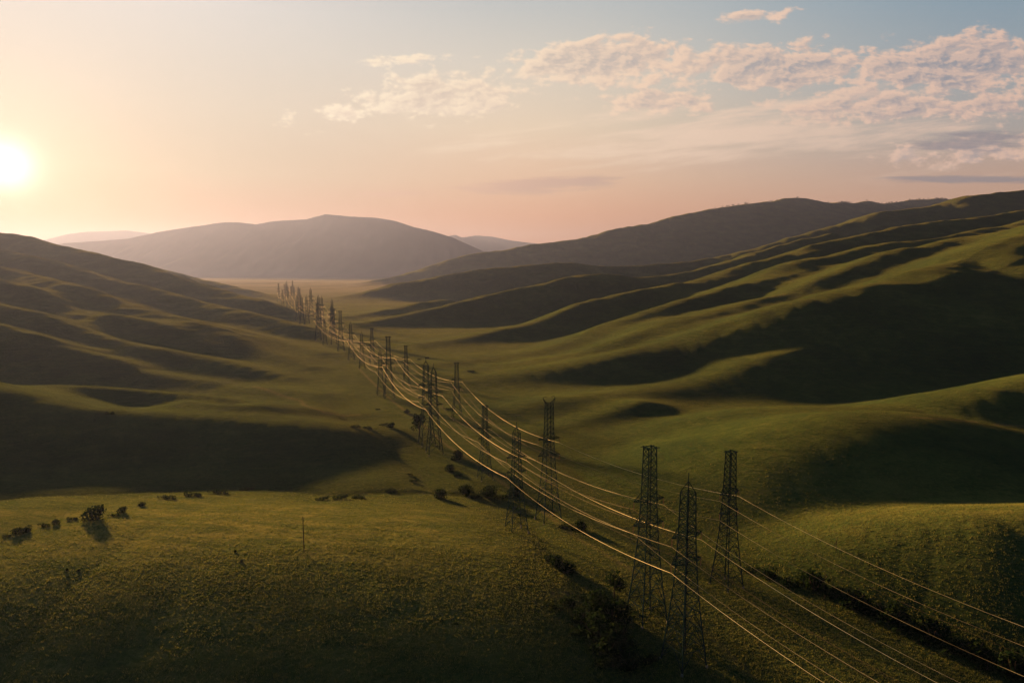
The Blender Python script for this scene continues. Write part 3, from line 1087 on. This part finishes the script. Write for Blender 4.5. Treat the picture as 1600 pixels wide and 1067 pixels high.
plant('round', 150, 811, 38, 'largest rounded dark bush at the far edge of the pale meadow', None)
plant('tree', 655, 684, 26, 'lone thin-stemmed tree on the grass left of the clustered pylons', None, 1.25)
plant('round', 687, 778, 26, 'round dark bush at the stream bend by the meadow corner', None)
plant('round', 715, 718, 22, 'small round bush on the grass between two pylon rows', None)
plant('tree', 960, 935, 34, 'tallest dark tree in the gully beside the flat-topped near pylon', None, 1.15)
LINES = [
    ('shrubs at the far edge of the meadow', 'scrubby bush in line along the far left edge of the pale meadow', 'from the frame edge',
     [(10, 838, 20, 'low'), (26, 834, 24, 'round'), (44, 830, 22, 'round'), (70, 822, 30, 'low'), (86, 819, 16, 'round'), (112, 812, 26, 'low'), (178, 806, 24, 'low'), (192, 801, 20, 'round'), (220, 790, 18, 'round')]),
    ('bushes in the dark ditch behind the meadow', 'bush from the left in the dark ditch below the shaded hill', 'from the big round bush',
     [(262, 779, 40, 'low'), (300, 775, 44, 'low'), (342, 771, 44, 'low'), (384, 766, 36, 'low'), (502, 781, 36, 'low'), (530, 780, 40, 'low'), (562, 779, 40, 'low'), (612, 768, 30, 'low'), (645, 752, 20, 'low')]),
    ('bushes along the bend of the stream', 'dark bush from the left along the stream bend behind the meadow', 'from the meadow corner',
     [(728, 772, 26, 'round'), (742, 778, 22, 'low'), (762, 778, 30, 'round'), (786, 778, 30, 'low'), (806, 774, 26, 'round'), (704, 735, 18, 'round'), (716, 744, 16, 'low'), (888, 824, 34, 'low'), (906, 828, 26, 'round')]),
    ('bushes in the gully beside the near pylons', 'dark bush from the left in the gully beside the near pylons', 'from the stream bend',
     [(862, 878, 18, 'round'), (872, 886, 20, 'round'), (886, 894, 20, 'round'), (868, 950, 20, 'low'), (905, 968, 26, 'round'), (935, 955, 34, 'round'), (958, 968, 40, 'round'), (930, 995, 40, 'round'), (950, 1018, 46, 'round'),
      (975, 1008, 30, 'low'), (985, 1042, 36, 'round'), (1010, 1035, 34, 'low'), (945, 1040, 34, 'low'), (900, 990, 24, 'low'), (892, 945, 22, 'round'), (915, 935, 22, 'low'), (965, 1000, 30, 'round')]),
    ('bushes along the ditch under the cables', 'dark bush from the left in the ditch under the long cables', 'from the pylon with the wide top bar',
     [(1172, 892, 30, 'low'), (1205, 902, 26, 'round'), (1243, 912, 44, 'low'), (1272, 922, 36, 'round'), (1300, 930, 40, 'low'), (1330, 944, 40, 'round'), (1362, 958, 44, 'low'), (1392, 972, 40, 'round'), (1424, 988, 48, 'low'),
      (1456, 1000, 40, 'round'), (1490, 1016, 52, 'low'), (1522, 1030, 40, 'round'), (1552, 1040, 50, 'low'), (1584, 1054, 46, 'round')]),
    ('shrubs on the lit valley floor', 'small dark shrub from the left on the lit valley floor', 'from the spur toe',
     [(556, 668, 26, 'low'), (575, 670, 30, 'low'), (600, 664, 22, 'low'), (612, 668, 18, 'round'), (636, 645, 14, 'round'), (640, 742, 16, 'low'), (668, 560, 12, 'low'), (655, 562, 10, 'low'), (735, 581, 18, 'low'), (700, 640, 20, 'low'), (590, 640, 12, 'low')]),
    ('shrubs on the rounded crest', 'tiny dark shrub from the left on the lowest grassy spur crest', 'from the lit end',
     [(166, 647, 9, 'round'), (176, 647, 8, 'round'), (148, 656, 6, 'low')]),
    ('lone shrubs dotted on the meadow', 'tiny lone dark shrub from the left on the open meadow', 'from the frame edge',
     [(104, 892, 8, 'round'), (123, 892, 8, 'round'), (367, 862, 8, 'round'), (377, 878, 8, 'round'), (115, 925, 10, 'low'), (620, 952, 10, 'low'), (713, 975, 14, 'low'), (690, 970, 10, 'low')]),
]
for group, base, frm, items in LINES:
    for i, (px, py, w, kind) in enumerate(sorted(items)):
        k_ = 1.5 if 'gully' in group else (1.45 if 'cables' in group else 1.1 if 'stream' in group else 0.85)
        plant(kind, px, py, w * k_, f'{ORD[i]} {base}', group, random.uniform(0.7, 1.05))

# ------------------------------------------------------------------ poles
p = hit(475, 862)
root = empty('utility_pole', p)
tag(root, 'thin wooden utility pole standing alone in the meadow', 'pole')
g = Tubes(); g.bar((0, 0, -0.8), (0, 0, 11.0), 0.16, 8, 0.10); g.build('shaft', M_WOOD, root)
g = Tubes(); g.bar((-0.8, 0, 10.3), (0.8, 0, 10.3), 0.06, 4); g.build('crossarm', M_WOOD, root)
p = hit(1306, 858)
root = empty('fence_post', p)
tag(root, 'short leaning wooden post on the low lit rise under the cables', 'post')
g = Tubes(); g.bar((0, 0, -0.5), (0.25, 0, 4.2), 0.11, 7, 0.08); g.build('shaft', M_WOOD, root)
g = Tubes(); g.bar((0.0, 0.05, 0.2), (-1.1, 0.3, -0.4), 0.05, 5); g.bar((0.18, 0.0, 3.0), (-0.9, 0.25, 0.0), 0.05, 5); g.build('brace', M_WOOD, root)

# ------------------------------------------------------------------ trees on the far skyline
rs = np.random.RandomState(5)
v, f = [], []
for k in range(70):
    t = rs.uniform(0, 1)
    px = rs.choice([1150, 1240, 1300, 1352, 1400, 1455, 1475]) + rs.normal() * 22
    py = float(np.interp(px, [973, 1005, 1080, 1122, 1230, 1262, 1291, 1333, 1356, 1382, 1460, 1486, 1600], [356, 351, 333, 326, 312, 313, 316, 318, 315, 318, 309, 313, 312]))
    d0 = math.exp(float(np.interp(px, [580, 1600], [math.log(4000), math.log(7600)])))
    x, _, z = pt(px, py, d0)
    y = d0 + rs.uniform(-50, 30)
    z = height(x, y)
    a, b = leaf_cloud(rs, [(x, y, z + 7, rs.uniform(5, 11), rs.uniform(5, 11), rs.uniform(3, 7))], 18, 3.5)
    i = len(v)
    v += a
    f += [tuple(q + i for q in ff) for ff in b]
far_wood = mesh_obj('treeline', v, f, M_LEAF)
tag(far_wood, kind='stuff')

# ------------------------------------------------------------------ grass tufts of the near ground
def grass_field(n_tuft, seed):
    rs = np.random.RandomState(seed)
    th = rs.uniform(R(-42), R(42), n_tuft)
    d = np.sqrt(rs.uniform(105.0 ** 2, 330.0 ** 2, n_tuft))
    d = np.where(rs.uniform(size=n_tuft) < 0.4, rs.uniform(105, 210, n_tuft), d)
    x, y = d * np.sin(th), d * np.cos(th)
    dens = 0.5 + 0.9 * perlin(x / 9, y / 9) + 0.8 * perlin(x / 31 + 4, y / 31)
    keep = (dens > rs.uniform(-0.2, 0.9, n_tuft)) & (rs.uniform(size=n_tuft) < 1.0 - sst(190.0, 330.0, d))
    x, y, d = x[keep], y[keep], d[keep]
    z = relief(x, y)
    n = len(x)
    nb = 5
    x, y, z = (np.repeat(a, nb) for a in (x, y, z))
    m = n * nb
    hgt = rs.uniform(0.12, 0.40, m) * np.repeat(rs.uniform(0.6, 1.3, n), nb)
    wid = rs.uniform(0.05, 0.13, m)
    az = rs.uniform(0, 6.283, m)
    lean = rs.uniform(0.1, 0.7, m) * hgt
    bx, by = x + rs.normal(0, 0.22, m), y + rs.normal(0, 0.22, m)
    face = rs.uniform(0, 6.283, m)
    cx, sx = np.cos(face) * wid, np.sin(face) * wid
    tip = np.stack([bx + np.cos(az) * lean, by + np.sin(az) * lean, z + hgt], -1)
    a = np.stack([bx - cx, by - sx, z - 0.1], -1)
    b = np.stack([bx + cx, by + sx, z - 0.1], -1)
    co = np.stack([a, b, tip], 1).reshape(-1, 3).astype(np.float32)
    me = bpy.data.meshes.new('grass')
    me.vertices.add(m * 3)
    me.vertices.foreach_set('co', co.ravel())
    me.loops.add(m * 3)
    me.loops.foreach_set('vertex_index', np.arange(m * 3, dtype=np.int32))
    me.polygons.add(m)
    me.polygons.foreach_set('loop_start', np.arange(0, m * 3, 3, dtype=np.int32))
    me.polygons.foreach_set('loop_total', np.full(m, 3, dtype=np.int32))
    me.update(calc_edges=True)
    me.materials.append(M_BLADE)
    o = bpy.data.objects.new('grass', me)
    COL.objects.link(o)
    return tag(o, kind='stuff')


grass_field(260000, 3)


# ------------------------------------------------------------------ haze
hz = bpy.data.materials.new('haze')
hz.use_nodes = True
ht = hz.node_tree
ht.nodes.clear()
ho = ht.nodes.new('ShaderNodeOutputMaterial')
hv = ht.nodes.new('ShaderNodeVolumePrincipled')
hv.inputs['Color'].default_value = (0.128, 0.178, 0.42, 1)
hv.inputs['Density'].default_value = 4.2e-5
hv.inputs['Anisotropy'].default_value = 0.50
ht.links.new(hv.outputs[0], ho.inputs['Volume'])
x0, x1, y0, y1, z0, z1 = -20500, 20500, -20500, 20500, -70, 1130
vs = [(x0, y0, z0), (x1, y0, z0), (x1, y1, z0), (x0, y1, z0), (x0, y0, z1), (x1, y0, z1), (x1, y1, z1), (x0, y1, z1)]
fs = [(0, 3, 2, 1), (4, 5, 6, 7), (0, 1, 5, 4), (1, 2, 6, 5), (2, 3, 7, 6), (3, 0, 4, 7)]
haze = mesh_obj('haze', vs, fs, hz)
tag(haze, kind='stuff')
